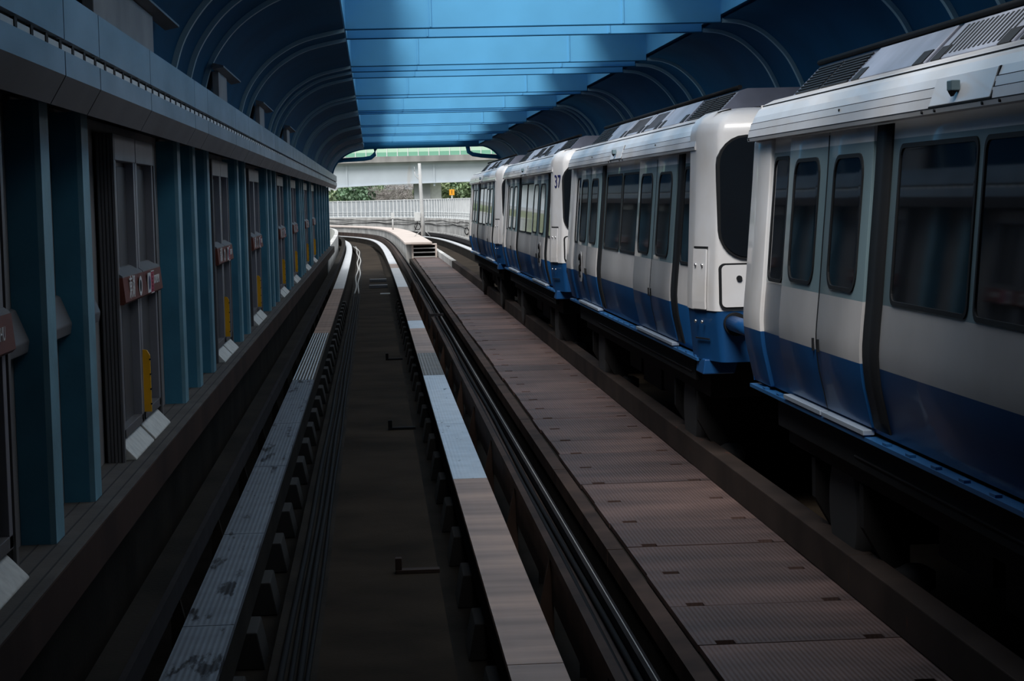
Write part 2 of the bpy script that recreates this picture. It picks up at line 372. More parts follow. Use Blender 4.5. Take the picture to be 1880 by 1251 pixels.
for a_,e_ in zip(sy,sy[1:]):
    g=.012
    b.prism([(-1.37,3.01),(-1.30,3.13),(-1.325,3.13),(-1.39,3.015)], a_+g, e_-g, 'soffit')
    b.prism([(-1.30,3.13),(-1.30,3.235),(-1.33,3.235),(-1.33,3.13)], a_+g, e_-g, 'clad')
b.box(-1.345,-1.325,YB,YP,3.13,3.22,'dark')
for y_ in [6.2+.36*i for i in range(185)]:
    b.box(-1.32,-1.302,y_-.03,y_+.03,3.237,3.275,'dark')
b.box(-1.335,-1.306,YB,YP,3.236,3.262,'bwhite')  # white strip stands in for light caught behind the cladding gap
tag(struct(b.obj('trim_1')),'grey soffit and lower cladding strip above the screen doors','cladding')
b=MB()
for a_,e_ in zip(sy,sy[1:]):
    g=.010
    b.box(-1.33,-1.30,a_+g,e_-g,3.285,3.49,'clad'); b.box(-1.42,-1.33,a_+g,e_-g,3.455,3.49,'clad')
b.box(-1.42,-1.335,YB,YP,3.27,3.45,'dark')
tag(struct(b.obj('trim_2')),'upper bluish metal cladding strip','cladding')
# equipment boxes over cladding
for k,(a_,e_) in enumerate([(10.55,13.4),(19.05,20.1),(25.9,27.0),(34.1,35.2)]):
    root=thing('canopy_box', ['long','second','third','fourth'][k]+' grey box on top of the left cladding'+(' at the top left of the photo' if k==0 else ', counting from the camera'),'box',(-1.43,a_,3.46))
    L_=e_-a_
    b=MB(); b.box(-.03,.03,0,L_,0,.34,'wallgrey'); b.obj('front_panel',root,.005)
    b=MB(); b.prism([(0,.34),(.10,.36),(.10,.375),(0,.40)],-.3,L_+1.1,'soffit'); b.obj('overhang',root)
# fins
FINS=[(10.05,'nearest blue fin, the first left of the nearest whole sign door'),(11.45,'blue fin standing just in front of the nearest whole sign door'),
(16.95,'first of three blue fins beyond the nearest whole sign door'),(18.4,'middle of three blue fins beyond the nearest whole sign door'),(19.95,'last of three blue fins before the second sign door'),
(24.3,'first of two blue fins beyond the second sign door'),(25.7,'second of two blue fins beyond the second sign door'),
(31.0,'first of three blue fins beyond the third sign door'),(32.3,'middle of three blue fins beyond the third sign door'),(33.8,'last of three blue fins beyond the third sign door'),
(38.5,'first of two blue fins beyond the fourth sign door'),(39.8,'second of two blue fins beyond the fourth sign door'),
(44.7,'first of three blue fins beyond the fifth sign door'),(45.9,'middle of three blue fins beyond the fifth sign door'),(47.2,'last of three blue fins beyond the fifth sign door'),
(51.9,'first of two blue fins beyond the sixth sign door'),(53.2,'second of two blue fins beyond the sixth sign door'),
(58.3,'first of six blue fins beyond the farthest sign door'),(61.2,'second of six blue fins beyond the farthest sign door'),(64.5,'third of six blue fins beyond the farthest sign door'),(67.6,'fourth of six blue fins beyond the farthest sign door'),(70.7,'fifth of six blue fins beyond the farthest sign door'),(74.2,'last blue fin at the bright far end of the platform')]
for yv,lab in FINS:
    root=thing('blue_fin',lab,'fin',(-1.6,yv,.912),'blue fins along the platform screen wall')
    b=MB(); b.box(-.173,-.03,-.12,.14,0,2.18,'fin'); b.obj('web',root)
    b=MB(); b.box(-.03,0,-.12,.14,0,2.18,'finedge'); b.obj('edge_strip',root)['label']='outer edge strip painted pale as caught light'
# horizontal rails on the wall
for a_,e_,lab in ((9.0,9.93,'grey wedge rail on the wall at the left edge of the photo'),(10.2,11.33,'grey wedge rail on the wall between the two nearest fins'),(11.6,12.5,'grey wedge rail between the second fin and the nearest whole sign door')):
    b=MB(); b.prism([(-1.773,2.08),(-1.75,2.07),(-1.69,1.92),(-1.70,1.86),(-1.773,1.86)], a_, e_, 'soffit')
    tag(b.obj('wall_rail',None,.006),lab,'rail','wedge rails on the screen wall')
# screen doors
def screen_door(label, L_):
    root=thing('screen_door', label, 'screen door', (-1.62,0,.912), 'platform screen doors with red name bands')
    H=2.12
    for y_ in (-.06, L_+.0):
        b=MB(); b.box(-.13,-.03,y_+.012,y_+.06,0,H,'doordark')
        for i in range(5):
            b.box(-.13+i*.023,-.13+i*.023+.016,y_+.004*(i%2),y_+.06,0,H,'door')
        b.obj('jamb',root)
    b=MB(); b.box(-.15,-.125,-.0,L_+.0,0,H,'doordark'); b.obj('back_panel',root)
    h=L_/2
    for s in (0,1):
        y0=s*h+.02; y1=(s+1)*h-.02
        lf=MB()
        lf.box(-.10,-.03,y0,y0+.10,.14,H,'doorlight'); lf.box(-.10,-.03,y1-.08,y1,.14,H,'doorlight')
        lf.box(-.10,-.03,y0,y1,.14,.2,'door')
        lf.box(-.12,-.10,y0,y1,.14,H,'door')
        lf.box(-.10,-.085,(y0+y1)/2,y1-.08,.2,H-.2,'doordark')
        lo=lf.obj('door_leaf',root,.003)
        q=MB(); q.box(-.10,-.022,y0,y1,H-.17,H,'doorlight'); q.obj('header',lo,.004)['label']='pale header plate'
        q=MB(); q.prism([(-.10,1.19),(0,1.19),(.015,1.03),(0,1.015),(-.10,1.015)],y0-.018,y1+.018,'signred')
        q.prism([(-.10,1.25),(-.07,1.245),(-.004,1.2),(-.002,1.19),(-.10,1.19)],y0,y1,'door')
        q.obj('name_band',lo)['label']='brownish red station name band'
        q=MB(); q.prism([(-.10,.14),(-.09,.15),(.04,.012),(.04,0),(-.10,0)],y0+.03,y1-.03,'toe'); q.obj('toe_plate',root,.006)['label']='sloping speckled white toe plate'
        q=MB(); q.box(-.13,-.10,y0+.1,y1-.1,.14,.2,'conc_pink'); q.obj('sill',root)
    # marks on the band, facing +X
    R=Matrix(((0,0,1,0),(1,0,0,0),(0,1,0,0),(0,0,0,1)))  # text x->Y, y->Z, normal->X
    def T(x,y,z): return Matrix.Translation((x,y,z))@R
    tilt=.012
    text_mesh('chinese_name','東湖',.165,'white',root,T(tilt,.42,1.105))['label']='white Chinese characters'
    q=MB()
    n=24; yc,zc=.90,1.105
    ro=[(tilt+.004,yc+.10*math.cos(2*math.pi*i/n),zc+.068*math.sin(2*math.pi*i/n)) for i in range(n)]
    ri=[(tilt+.004,yc+.062*math.cos(2*math.pi*i/n),zc+.042*math.sin(2*math.pi*i/n)) for i in range(n)]
    q.strip([ro,ri],'white',closed=True,smooth=False); q.add(ri,[tuple(range(n))],'trub'); q.obj('ring_emblem',root,normals=False)['label']='white ring emblem'
    q=MB(); q.box(tilt,tilt+.006,1.36,1.55,1.035,1.175,'white'); n=16
    q.add([(tilt+.008,1.455+.055*math.cos(2*math.pi*i/n),1.105+.052*math.sin(2*math.pi*i/n)) for i in range(n)],[tuple(range(n))],'navy'); q.obj('white_badge',root)['label']='white badge with dark oval'
    q=MB(); q.box(tilt,tilt+.006,1.56,1.76,1.025,1.183,'crimson'); q.box(tilt,tilt+.008,1.56,1.76,1.178,1.184,'white'); q.box(tilt,tilt+.008,1.56,1.76,1.024,1.03,'white')
    for i in range(5): q.box(tilt,tilt+.008,1.64,1.68,1.04+i*.027,1.052+i*.027,'signred')
    q.obj('crimson_notice',root)['label']='crimson notice strip'
    text_mesh('latin_name','DONGHU',.088,'white',root,T(tilt,1.99,1.11))['label']='white Latin letters'
    q=MB(); q.prism([(-.10,.2),(.02,.2),(.02,.6),(0,.635),(-.03,.64),(-.10,.64)],h+.05,h+.075,'yellow')
    for i in range(4): q.box(.015,.024,h+.045,h+.08,.25+i*.105,.26+i*.105,'cable')
    q.obj('guard_strip',root)['label']='upright yellow guard strip'
    return root
dl=['sign door cut off by the left edge of the photo','nearest whole sign door on the left, just beyond the two nearest fins']+[ORD[i]+' sign door from the camera along the left platform' for i in range(1,7)]
dl[7]='farthest sign door, last before the bright end of the platform'
src=screen_door(dl[0],2.42); src.location.y=DOORS[0][0]
for i,(a_,e_) in enumerate(DOORS[1:],1):
    c=copy_tree(src); c.location.y=a_; c['label']=dl[i]; c.scale=(1,(e_-a_)/2.42,1)
# ------------------------------------------------------------------ roof vault
PROF=[(-1.63,3.18),(-1.60,3.3),(-1.52,3.6),(-1.43,3.87),(-1.25,4.13),(-1.02,4.32),(-.73,4.46),(-.27,4.56),(.6,4.585),(1.46,4.59),(3.2,4.595),(4.24,4.59),(4.49,4.56),(4.74,4.44),(4.98,4.21),(5.13,3.96),(5.28,3.6),(5.42,3.3),(5.7,2.9)]
def smoothprof(p, k=5):
    out=[]
    for i in range(len(p)-1):
        p0=p[max(i-1,0)];p1=p[i];p2=p[i+1];p3=p[min(i+2,len(p)-1)]
        for t in [j/k for j in range(k)]:
            out.append(tuple(.5*((2*p1[c])+(-p0[c]+p2[c])*t+(2*p0[c]-5*p1[c]+4*p2[c]-p3[c])*t*t+(-p0[c]+3*p1[c]-3*p2[c]+p3[c])*t**3) for c in (0,1)))
    return out+[p[-1]]
def offs(p, dd):
    o=[]
    for i in range(len(p)):
        a=p[max(i-1,0)]; c=p[min(i+1,len(p)-1)]
        tx,tz=c[0]-a[0],c[1]-a[1]; n=math.hypot(tx,tz)
        o.append((p[i][0]-tz/n*dd, p[i][1]+tx/n*dd))
    return o
LP=smoothprof([q for q in PROF if q[0]<=-.27]); RP=smoothprof([q for q in PROF if q[0]>=4.24])
XL,XR=-.27,4.24; ZT=5.55
OL,OR=.25,3.2
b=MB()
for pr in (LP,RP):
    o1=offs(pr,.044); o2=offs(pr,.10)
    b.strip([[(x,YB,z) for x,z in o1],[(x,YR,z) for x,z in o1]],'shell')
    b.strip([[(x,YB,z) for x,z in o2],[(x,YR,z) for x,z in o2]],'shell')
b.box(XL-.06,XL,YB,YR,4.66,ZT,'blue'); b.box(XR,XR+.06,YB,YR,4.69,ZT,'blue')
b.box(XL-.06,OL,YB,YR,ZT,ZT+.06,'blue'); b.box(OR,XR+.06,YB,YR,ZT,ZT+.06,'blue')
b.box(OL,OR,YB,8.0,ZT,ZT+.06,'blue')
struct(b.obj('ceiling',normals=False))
ALLP=smoothprof(PROF)
RIBG=[[10.4],[16.1,17.4,18.9],[24.1,25.5],[30.7,32.0,33.6],[39.2,40.4],[45.8,46.7,47.6],[54.7,55.8],[61.9,63.0,64.1],[70.3,71.4]]
cnt=0
for gi,gr in enumerate(RIBG):
    for k,yv in enumerate(gr):
        if gi==0: lab='blue roof rib whose foot shows beside the long canopy box at top left'
        else:
            grp='trio' if len(gr)==3 else 'pair'
            lab=('%s blue arched roof rib of the %s rib %s from the camera'%((['nearer','farther'][k] if grp=='pair' else ['nearest','middle','farthest'][k]), ORD[gi-1], grp))
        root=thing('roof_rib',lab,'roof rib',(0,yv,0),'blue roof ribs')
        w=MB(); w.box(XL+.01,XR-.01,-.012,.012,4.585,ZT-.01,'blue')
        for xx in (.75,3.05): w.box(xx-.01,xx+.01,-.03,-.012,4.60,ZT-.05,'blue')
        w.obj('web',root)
        fl=MB(); fl.box(XL,XR,-.04,.04,4.583,4.594,'shell'); fl.obj('flange',root)  # dark colour stands for the unlit underside of the flange
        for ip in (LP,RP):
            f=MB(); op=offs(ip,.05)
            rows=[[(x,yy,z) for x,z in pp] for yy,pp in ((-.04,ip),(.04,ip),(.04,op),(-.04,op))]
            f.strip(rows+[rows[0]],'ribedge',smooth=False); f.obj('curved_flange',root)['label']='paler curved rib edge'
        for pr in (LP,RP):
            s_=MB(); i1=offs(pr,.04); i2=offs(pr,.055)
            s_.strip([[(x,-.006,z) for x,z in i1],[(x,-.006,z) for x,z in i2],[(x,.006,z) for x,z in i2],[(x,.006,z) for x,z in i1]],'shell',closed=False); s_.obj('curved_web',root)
# end portal with two hooked slots
b=MB(); ip=ALLP; op=offs(ALLP,.25)
b.strip([[(x,YR-.15,z) for x,z in ip],[(x,YR+.15,z) for x,z in ip],[(x,YR+.15,z) for x,z in op],[(x,YR-.15,z) for x,z in op],[(x,YR-.15,z) for x,z in ip]],'shell')
root=thing('end_portal','blue end arch of the station roof framing the bright curve outside','roof portal')
b.obj('arch',root)
b=MB(); b.box(XL,XR,YR-.1,YR+.1,4.585,ZT,'blue'); b.obj('web',root)
for nm,pts in (('left hooked tube under the roof corner',[(-1.45,YR,4.12),(-1.1,YR,4.17),(-.3,YR,4.20),(-.02,YR,4.24),(.13,YR,4.36),(.17,YR,4.6)]),('right hooked tube under the roof corner',[(5.1,YR,4.12),(4.9,YR,4.17),(4.35,YR,4.22),(4.0,YR,4.28),(3.84,YR,4.38),(3.8,YR,4.6)])):
    q=MB(); q.tube(pts,.085,'shell',10); q.obj('hooked_tube',root)['label']=nm
# right wall; unseen closure added behind the camera to block light
b=MB(); b.box(5.72,5.86,YB,YR,-.62,3.0,'wallgrey'); struct(b.obj('wall_right'))
b=MB(); b.box(-2.0,5.86,YB-.2,YB,-.9,5.6,'dark'); struct(b.obj('light_blocker_back'))
# ------------------------------------------------------------------ train
PR=[(.075,1.13),(.04,1.30),(.015,1.42),(0.0,1.60),(.01,1.75),(.025,1.90),(.05,2.2),(.085,2.6),(.11,2.93)]
W=2.56
def px_(z):
    n=len(PR)
    for i in range(n-1):
        if z<=PR[i+1][1] or i==n-2:
            p0=PR[max(i-1,0)];p1=PR[i];p2=PR[i+1];p3=PR[min(i+2,n-1)]
            h=p2[1]-p1[1]; t=min(1,max(0,(z-p1[1])/h))
            m1=(p2[0]-p0[0])/(p2[1]-p0[1])*h; m2=(p3[0]-p1[0])/(p3[1]-p1[1])*h
            return (2*t**3-3*t*t+1)*p1[0]+(t**3-2*t*t+t)*m1+(-2*t**3+3*t*t)*p2[0]+(t**3-t*t)*m2
def px_old(z):
    for (a,p),(c,q) in zip(PR,PR[1:]):
        if z<=q: return a+(c-a)*(z-p)/(q-p)
    return PR[-1][0]
ZB,ZS,ZG,ZW=1.54,1.90,2.83,2.93
def band(z): return 'tblue' if z<ZB else 'tsilver' if z<ZS else 'tgrey' if z<ZG else 'twhite'
def zlist(z0,z1):
    n=int((z1-z0)/.06)
    return sorted(set([z0,z1]+[round(z0+(z1-z0)*i/n,4) for i in range(1,n)]+[z for z in (ZB,ZS,ZG) if z0<z<z1]))
def skin(mb,y0,y1,z0,z1,off,th=.02,mf=band,mirror=False):
    zs=zlist(z0,z1); mir=(lambda x:W-x) if mirror else (lambda x:x)
    O=[(px_(z)-off,z) for z in zs]; I=[(x+th,z) for x,z in O]; n=len(zs)
    for k in range(n-1):
        m=mf((zs[k]+zs[k+1])/2)
        mb.add([(mir(O[k][0]),y0,zs[k]),(mir(O[k][0]),y1,zs[k]),(mir(O[k+1][0]),y1,zs[k+1]),(mir(O[k+1][0]),y0,zs[k+1])],[(0,1,2,3)],m,True)
        for yy in (y0,y1):
            mb.add([(mir(O[k][0]),yy,zs[k]),(mir(I[k][0]),yy,zs[k]),(mir(I[k+1][0]),yy,zs[k+1]),(mir(O[k+1][0]),yy,zs[k+1])],[(0,1,2,3)],m)
    for k in (0,n-1):
        mb.add([(mir(O[k][0]),y0,zs[k]),(mir(O[k][0]),y1,zs[k]),(mir(I[k][0]),y1,zs[k]),(mir(I[k][0]),y0,zs[k])],[(0,1,2,3)],mf(zs[k]))
    mb.add([(mir(I[0][0]),y0,zs[0]),(mir(I[0][0]),y1,zs[0]),(mir(I[-1][0]),y1,zs[-1]),(mir(I[-1][0]),y0,zs[-1])],[(0,1,2,3)],mf((zs[0]+zs[-1])/2))
def rr(y0,y1,z0,z1,r,n=5):
    o=[]
    for cy,cz,a in ((y1-r,z1-r,0),(y0+r,z1-r,90),(y0+r,z0+r,180),(y1-r,z0+r,270)):
        for k in range(n+1):
            t=math.radians(a+90*k/n); o.append((cy+r*math.cos(t),cz+r*math.sin(t)))
    return o
def pane(root,name,y0,y1,z0,z1,r,off,mframe='trub',mg='glassdark',fw=.025,parent=None):
    fo=rr(y0,y1,z0,z1,r); fi=rr(y0+fw,y1-fw,z0+fw,z1-fw,max(r-fw*.6,.01)); q=MB(); n=len(fo)
    A=[(px_(z)-off,y,z) for y,z in fo]; B=[(px_(z)-off-.009,y,z) for y,z in fo]; C=[(px_(z)-off-.009,y,z) for y,z in fi]; D=[(px_(z)-off-.002,y,z) for y,z in fi]
    q.strip([A,B,C,D],mframe,closed=True,smooth=False); o=q.obj(name,parent or root)
    g=MB(); g.add(D,[tuple(range(n))],mg); g.obj('glass',o if parent is None else parent,normals=False)
    return o
def make_car(label,L=11.45):
    root=thing('train_car',label,'train car',(2.82,0,0),'cars of the parked white and blue train')
    b=MB()
    skin(b,.76,L,1.13,2.93,0); skin(b,.76,L,1.13,2.93,0,mirror=True)
    RO=[(.13,2.93),(.13,3.18),(.3,3.25),(.6,3.3),(W/2,3.33),(W-.6,3.3),(W-.3,3.25),(W-.13,3.18),(W-.13,2.93)]
    b.strip([[(x,.55,z) for x,z in RO],[(x,L,z) for x,z in RO]],'twhite')
    b.box(.15,W-.15,.1,L-.05,1.1,1.16,'tunder')
    b.obj('body_shell',root)
    # far end wall
    b=MB(); b.prism([(.04,1.13),(.02,1.54),(W-.02,1.54),(W-.04,1.13)],L-.03,L+.0,'tblue'); b.prism([(.02,1.54),(.0,1.6),(.13,3.2),(W-.13,3.2),(W,1.6),(W-.02,1.54)],L-.03,L,'twhite'); b.box(.9,1.66,L,L+.5,1.2,3.0,'trub'); b.obj('end_wall',root)
    # end pillar near the far end
    b=MB(); skin(b,L-.62,L+.02,1.13,2.93,.03,.04,lambda z:'tblue' if z<ZB-.01 else 'twhite'); b.obj('end_pillar',root,.01)
    # cab end: white rounded cover
    X0=lambda z: px_(min(z,2.93))*.5-.02
    def ch(t,z,o=0): return (X0(z)+.006+.104*t-.965*o, .43-.38*t-.261*o, z)
    def ring(z,o):
        x0=X0(z)+o
        half=[(0,.78),(0,.49),(.004,.44),(.03,.34),(.06,.23),(.09,.12),(.107,.055),(.122,.02),(.16,-.005)]
        return [(x0+a,c,z) for a,c in half]+[(W/2,-.02,z)]+[(W-x0-a,c,z) for a,c in reversed(half)]
    b=MB(); rows=[ring(z,0) for z in (1.54,1.7,2.0,2.5,2.9,3.06)]
    for z,o in ((3.14,.02),(3.2,.06),(3.25,.14),(3.28,.26)):
        rows.append([(p[0],p[1]+o*1.0 if p[1]<.3 else p[1],p[2]) for p in ring(z,o)])
    b.strip(rows,'twhite'); n=len(rows[-1]); b.add(rows[-1],[tuple(range(n))],'twhite'); b.obj('cab_cover',root)
    b=MB(); rows=[ring(z,.01) for z in (1.10,1.54)]; b.strip(rows,'tblue'); 
    b.obj('cab_skirt',root)
    b=MB(); b.prism([(.02,.98),(.30,.98),(.34,1.11),(.04,1.11)],.25,.62,'tblue'); b.obj('corner_step',root,.01)
    # bolted cover on the cab side
    zz_=[1.55+.52*i/8 for i in range(9)]
    b=MB()
    b.strip([[ch(-.02,z,0),ch(-.02,z,.018),ch(.64,z,.018),ch(.64,z,0)] for z in zz_],'twhite',smooth=False)
    b.add([ch(-.02,2.07,0),ch(-.02,2.07,.018),ch(.64,2.07,.018),ch(.64,2.07,0)],[(0,1,2,3)],'twhite')
    b.obj('bolted_cover',root)
    for (t_,zz) in ((.14,1.93),(.48,1.93),(.14,1.44),(.48,1.44)):
        q=MB(); q.tube([ch(t_,zz,.012),ch(t_,zz,.03)],.014,'chrome',10); q.obj('bolt',root)
    for za,zb in ((2.075,2.092),(1.285,1.297)):
        b=MB(); b.add([ch(-.02,za,.012),ch(.66,za,.012),ch(.66,zb,.012),ch(-.02,zb,.012),ch(-.02,za,0),ch(.66,za,0),ch(.66,zb,0),ch(-.02,zb,0)],[(0,1,2,3),(0,4,5,1),(3,2,6,7),(0,3,7,4),(1,5,6,2)],'trub'); b.obj('cover_gap',root)
    b=MB(); b.strip([[ch(.645,z,.004) for z in zz_],[ch(.66,z,.004) for z in zz_]],'trub',smooth=False); b.obj('cover_seam',root)
    # windshield and front hatch
    def frontpane(name,x0,x1,z0,z1,r,m,yo):
        q=MB(); lo=rr(x0,x1,z0,z1,r,6); q.prism(lo,yo,yo+.03,m,axis='x') if False else None
        n=len(lo); v=[(x,yo,z) for x,z in lo]+[(x,.06,z) for x,z in lo]
        q.add(v,[tuple(range(n))]+[(i,(i+1)%n,(i+1)%n+n,i+n) for i in range(n)],m); return q.obj(name,root)
    frontpane('windshield_seal',.13,W-.13,1.98,3.04,.25,'trub',-.028)
    frontpane('windshield',.15,W-.15,2.0,3.02,.23,'glassdark',-.034)
    frontpane('hatch_gap',.13,.92,1.56,1.95,.05,'trub',-.028)
    o=frontpane('front_hatch',.15,.90,1.575,1.935,.04,'twhite',-.036)
    q=MB(); q.cyl((.30,-.04,1.82),.025,.02,'trub','y',12); q.obj('lock',o)
    q=MB(); q.cyl((.23,-.5,1.44),.065,.95,'tblue','y',20); q.cyl((.26,-.04,1.43),.1,.08,'trub','y',20); q.obj('buffer',root)
    q=MB(); q.box(1.0,1.56,-1.9,.2,.75,1.0,'tunder'); q.obj('coupler',root)
    # eave panel
    b=MB(); ep=[(.025,2.93),(.02,2.955),(.025,2.957),(.035,3.01),(.04,3.012),(.052,3.06),(.058,3.062),(.078,3.11),(.11,3.16),(.16,3.205),(.23,3.237),(.34,3.262),(.34,3.22),(.13,2.93)]
    b.prism(ep,.48,L,'twhite')
    for z,x in ((2.956,.021),(3.011,.036),(3.061,.053)): b.box(x-.001,x+.02,.5,L,z-.003,z+.003,'trub')
    b.box(.137,.18,.5,L,3.188,3.195,'trub')
    o=b.obj('eave_panel',root)
    b=MB(); b.prism([(.017,2.965),(.066,3.11),(.09,3.11),(.05,2.965)],5.55,6.55,'twhite'); b.obj('access_panel',o,.004)
    b=MB(); b.prism([(.020,2.96),(.071,3.11),(.09,3.11),(.05,2.96)],5.538,5.55,'trub'); b.box(.018,.05,5.535,6.56,2.957,2.966,'trub'); b.obj('panel_gap',o)
    b=MB(); b.box(-.005,.04,6.07,6.15,3.025,3.075,'tgrey'); b.prism([(-.007,3.025),(.03,3.025),(.01,2.995)],6.085,6.135,'trub'); b.obj('lamp',o,.004)
    for yy,zz in ((8.6,3.04),(5.4,2.943),(5.66,2.943),(6.45,2.943),(6.68,2.943),(11.38,2.943),(3.0,3.04)):
        q=MB(); q.cyl((.02 if zz<3 else .046,yy,zz),.009,.012,'trub','x',8); q.obj('bolt',o)
    # roof fairing
    fx=[(.33,3.25),(.55,3.47),(.62,3.49),(W-.62,3.49),(W-.55,3.47),(W-.33,3.25)]
    b=MB(); b.prism(fx,1.1,L-.15,'troofdark'); ro=b.obj('roof_fairing',root)
    def slant(q,y0,y1,t0,t1,m,h=.012):
        f=lambda t,o:(.33+.22*t-o*.7, 3.25+.22*t+o*.7)
        a0,a1=f(t0,0),f(t1,0); c0,c1=f(t0,h),f(t1,h)
        q.prism([a0,a1,c1,c0],y0,y1,m)
    for y0,y1 in ((1.2,1.98),(2.03,2.8),(9.6,10.38),(10.43,11.2)):
        q=MB()
        for k in range(9): slant(q,y0,y1,.06+.1*k,.06+.1*k+.05,'trub')
        q.obj('louvre',ro)
    for y0,y1 in ((2.95,4.7),(4.8,6.05),(6.15,7.6),(7.72,9.45)):
        q=MB(); slant(q,y0,y1,.02,.97,'troof',.014)
        pn=q.obj('fairing_panel',ro,.003)
        if y0 in (6.15,4.8):
            q=MB(); k=0
            while y0+.18+k*.085<y1-.15:
                slant(q,y0+.18+k*.085,y0+.21+k*.085,.12,.88,'trub',.017); k+=1
            q.obj('vent_slots',pn)
        for ya_,yb_ in ((y0+.02,y0+.22),(y1-.22,y1-.04)):
            q=MB(); slant(q,ya_,yb_,.0,.35,'trub',.02); q.obj('hinge_pocket',pn)
    q=MB(); q.tube([(.55,1.1,3.50),(.55,L-.15,3.50)],.022,'cable'); q.obj('roof_pipe',ro)
    # fixed windows
    pane(root,'window',4.52,5.85,1.91,2.80,.07,.0); pane(root,'window',5.94,7.38,1.91,2.80,.07,.0)
    pane(root,'window',.80,1.46,1.91,2.80,.09,.0); pane(root,'window',10.26,10.78,1.91,2.80,.09,.0)
    # shadow gap above the windows
    # doors and seals
    for y0,ym,y1 in ((1.84,3.13,4.43),(7.9,9.03,10.2)):
        for a_,e_,hd in ((y0,ym,ym-.07),(ym,y1,ym+.07)):
            lf=MB(); skin(lf,a_+.008,e_-.008,1.16,2.92,.022,.03); lo=lf.obj('door',root,.004)
            w0=a_+ (e_-a_)*.17; w1=e_-(e_-a_)*.17
            pane(root,'door_window',w0,w1,1.94,2.77,.13,.022,parent=lo)
            q=MB(); q.box(px_(1.57)-.034,px_(1.57)-.015,hd-.012,hd+.012,1.53,1.61,'trub'); q.obj('handle',lo)
        q=MB(); skin(q,ym-.014,ym+.014,1.16,2.9,.023,.02,lambda z:'trub'); q.obj('door_seam',root)
        q=MB(); skin(q,y0-.36,y0-.02,1.16,2.92,.012,.03,lambda z:'trub'); q.obj('door_seal',root)
        q=MB(); q.box(.0,.07,y0+.03,ym-.02,1.115,1.145,'tsillw'); q.box(.0,.07,ym+.02,y1-.03,1.115,1.145,'tsillw'); q.obj('threshold',root,.003)
    # sill ledge
    b=MB(); b.box(.01,.09,.5,L,1.08,1.105,'tsill')
    for k in range(22):
        yy=.6+k*.49; b.box(.015,.05,yy,yy+.09,1.105,1.12,'tsill')
    b.obj('sill_ledge',root)
    # underframe
    b=MB(); b.box(.18,W-.18,.8,L-.6,.72,1.075,'tunder'); b.box(.08,.14,1.0,L-.7,.86,1.05,'tunder'); b.box(.07,.082,1.2,L-3,.92,.935,'railtop')
    for y0,y1,z in ((3.6,4.8,.42),(5.0,6.4,.38),(6.6,7.6,.45)): b.box(.35,W-.35,y0,y1,z,.75,'tunder')
    b.obj('underframe',root,.01)
    for yy in (2.1,9.3):
        q=MB(); q.box(.5,W-.5,yy-.5,yy+.5,.3,.72,'tunder'); q.prism([(.16,.72),(.16,.45),(.3,.2),(.45,.2),(.45,.72)],yy+.62,yy+.72,'tunder'); q.prism([(.16,.72),(.16,.45),(.3,.2),(.45,.2),(.45,.72)],yy-.72,yy-.62,'tunder'); bg=q.obj('bogie',root)
        for xx in (.34,W-.34):
            q=MB(); q.tube([(xx-.14,yy,.47),(xx-.11,yy,.47),(xx+.11,yy,.47),(xx+.14,yy,.47)],[.38,.465,.465,.38],'tyre',28); q.obj('tyre',bg)
        for dy in (-.85,.85):
            q=MB(); q.tube([(.44,yy+dy,.06),(.44,yy+dy,.10),(.44,yy+dy,.2),(.44,yy+dy,.24)],[.08,.13,.13,.06],'tyre',16); q.obj('guide_wheel',bg)
    return root
src=make_car('nearest train car, cut off by the right edge of the photo'); src.location.y=3.6
cars=[src]
for k,lab in enumerate(['second train car from the camera with a blank white cab end','third train car, the one with the number 37 on its end','farthest train car, half hidden by the car in front']):
    c=copy_tree(src); c.location.y=17.0+13.4*k; c['label']=lab; cars.append(c)
for c in cars:
    c.location.x=2.82-.0042*(c.location.y-12); c.rotation_euler.z=.0042
R2=Matrix(((0,0,-1,0),(-1,0,0,0),(0,1,0,0),(0,0,0,1)))
R2=Matrix(((.264,0,-.965,0),(-.965,0,-.264,0),(0,1,0,0),(0,0,0,1)))
x0=px_(2.79)*.5-.02
text_mesh('car_number','37',.28,'navy',cars[2],Matrix.Translation((x0+.006+.104*.5-.965*.008,.43-.38*.5-.261*.008,2.77))@R2)['label']='dark navy car number'
for car,yc in ((cars[1],9.55),(cars[2],2.4)):
    q=MB(); x=px_(1.55)-.03
    q.prism(rr(yc-.14,yc+.14,1.42,1.82,.08),x-.006,x,'tsilver',axis='x')
    for s,zc in ((1,1.70),(-1,1.56)):
        pts=[(x-.008,yc+.07*math.cos(t*.5)*s,zc+.075*math.sin(t*.5)) for t in range(0,11)]
        q.tube(pts,.018,'cable',6)
    q.obj('door_emblem',car)['label']='pale sticker with two dark curls'
# ------------------------------------------------------------------ outdoors
b=MB(); sweep(b, rect(-1.85,-1.66,-.62,.80), YP, YE-2, 'conc_out'); tag(struct(b.obj('left_parapet')),'white parapet wall curving left beyond the platform','parapet')
b=MB(); sweep(b, rect(6.5,6.8,-.62,1.2), YR+.3, YE-2, 'conc_out'); tag(struct(b.obj('right_parapet')),'weathered concrete parapet below the white noise barrier','parapet')
root=thing('noise_barrier','long white noise barrier of slatted panels behind the curving tracks','noise barrier')
b=MB(); sweep(b, rect(6.62,6.66,1.2,2.56), YR+.3, YE-2, 'bpanel'); b.obj('panel',root)
b=MB(); sweep(b, rect(6.58,6.70,2.52,2.58), YR+.3, YE-2, 'bwhite'); sweep(b, rect(6.56,6.70,1.18,1.24), YR+.3, YE-2, 'bwhite'); sweep(b, rect(6.58,6.62,1.45,1.48), YR+.3, YE-2, 'bwhite'); sweep(b, rect(6.58,6.62,1.60,1.62), YR+.3, YE-2, 'bwhite'); b.obj('rail',root)
y=YR+1; k=0; small=MB()
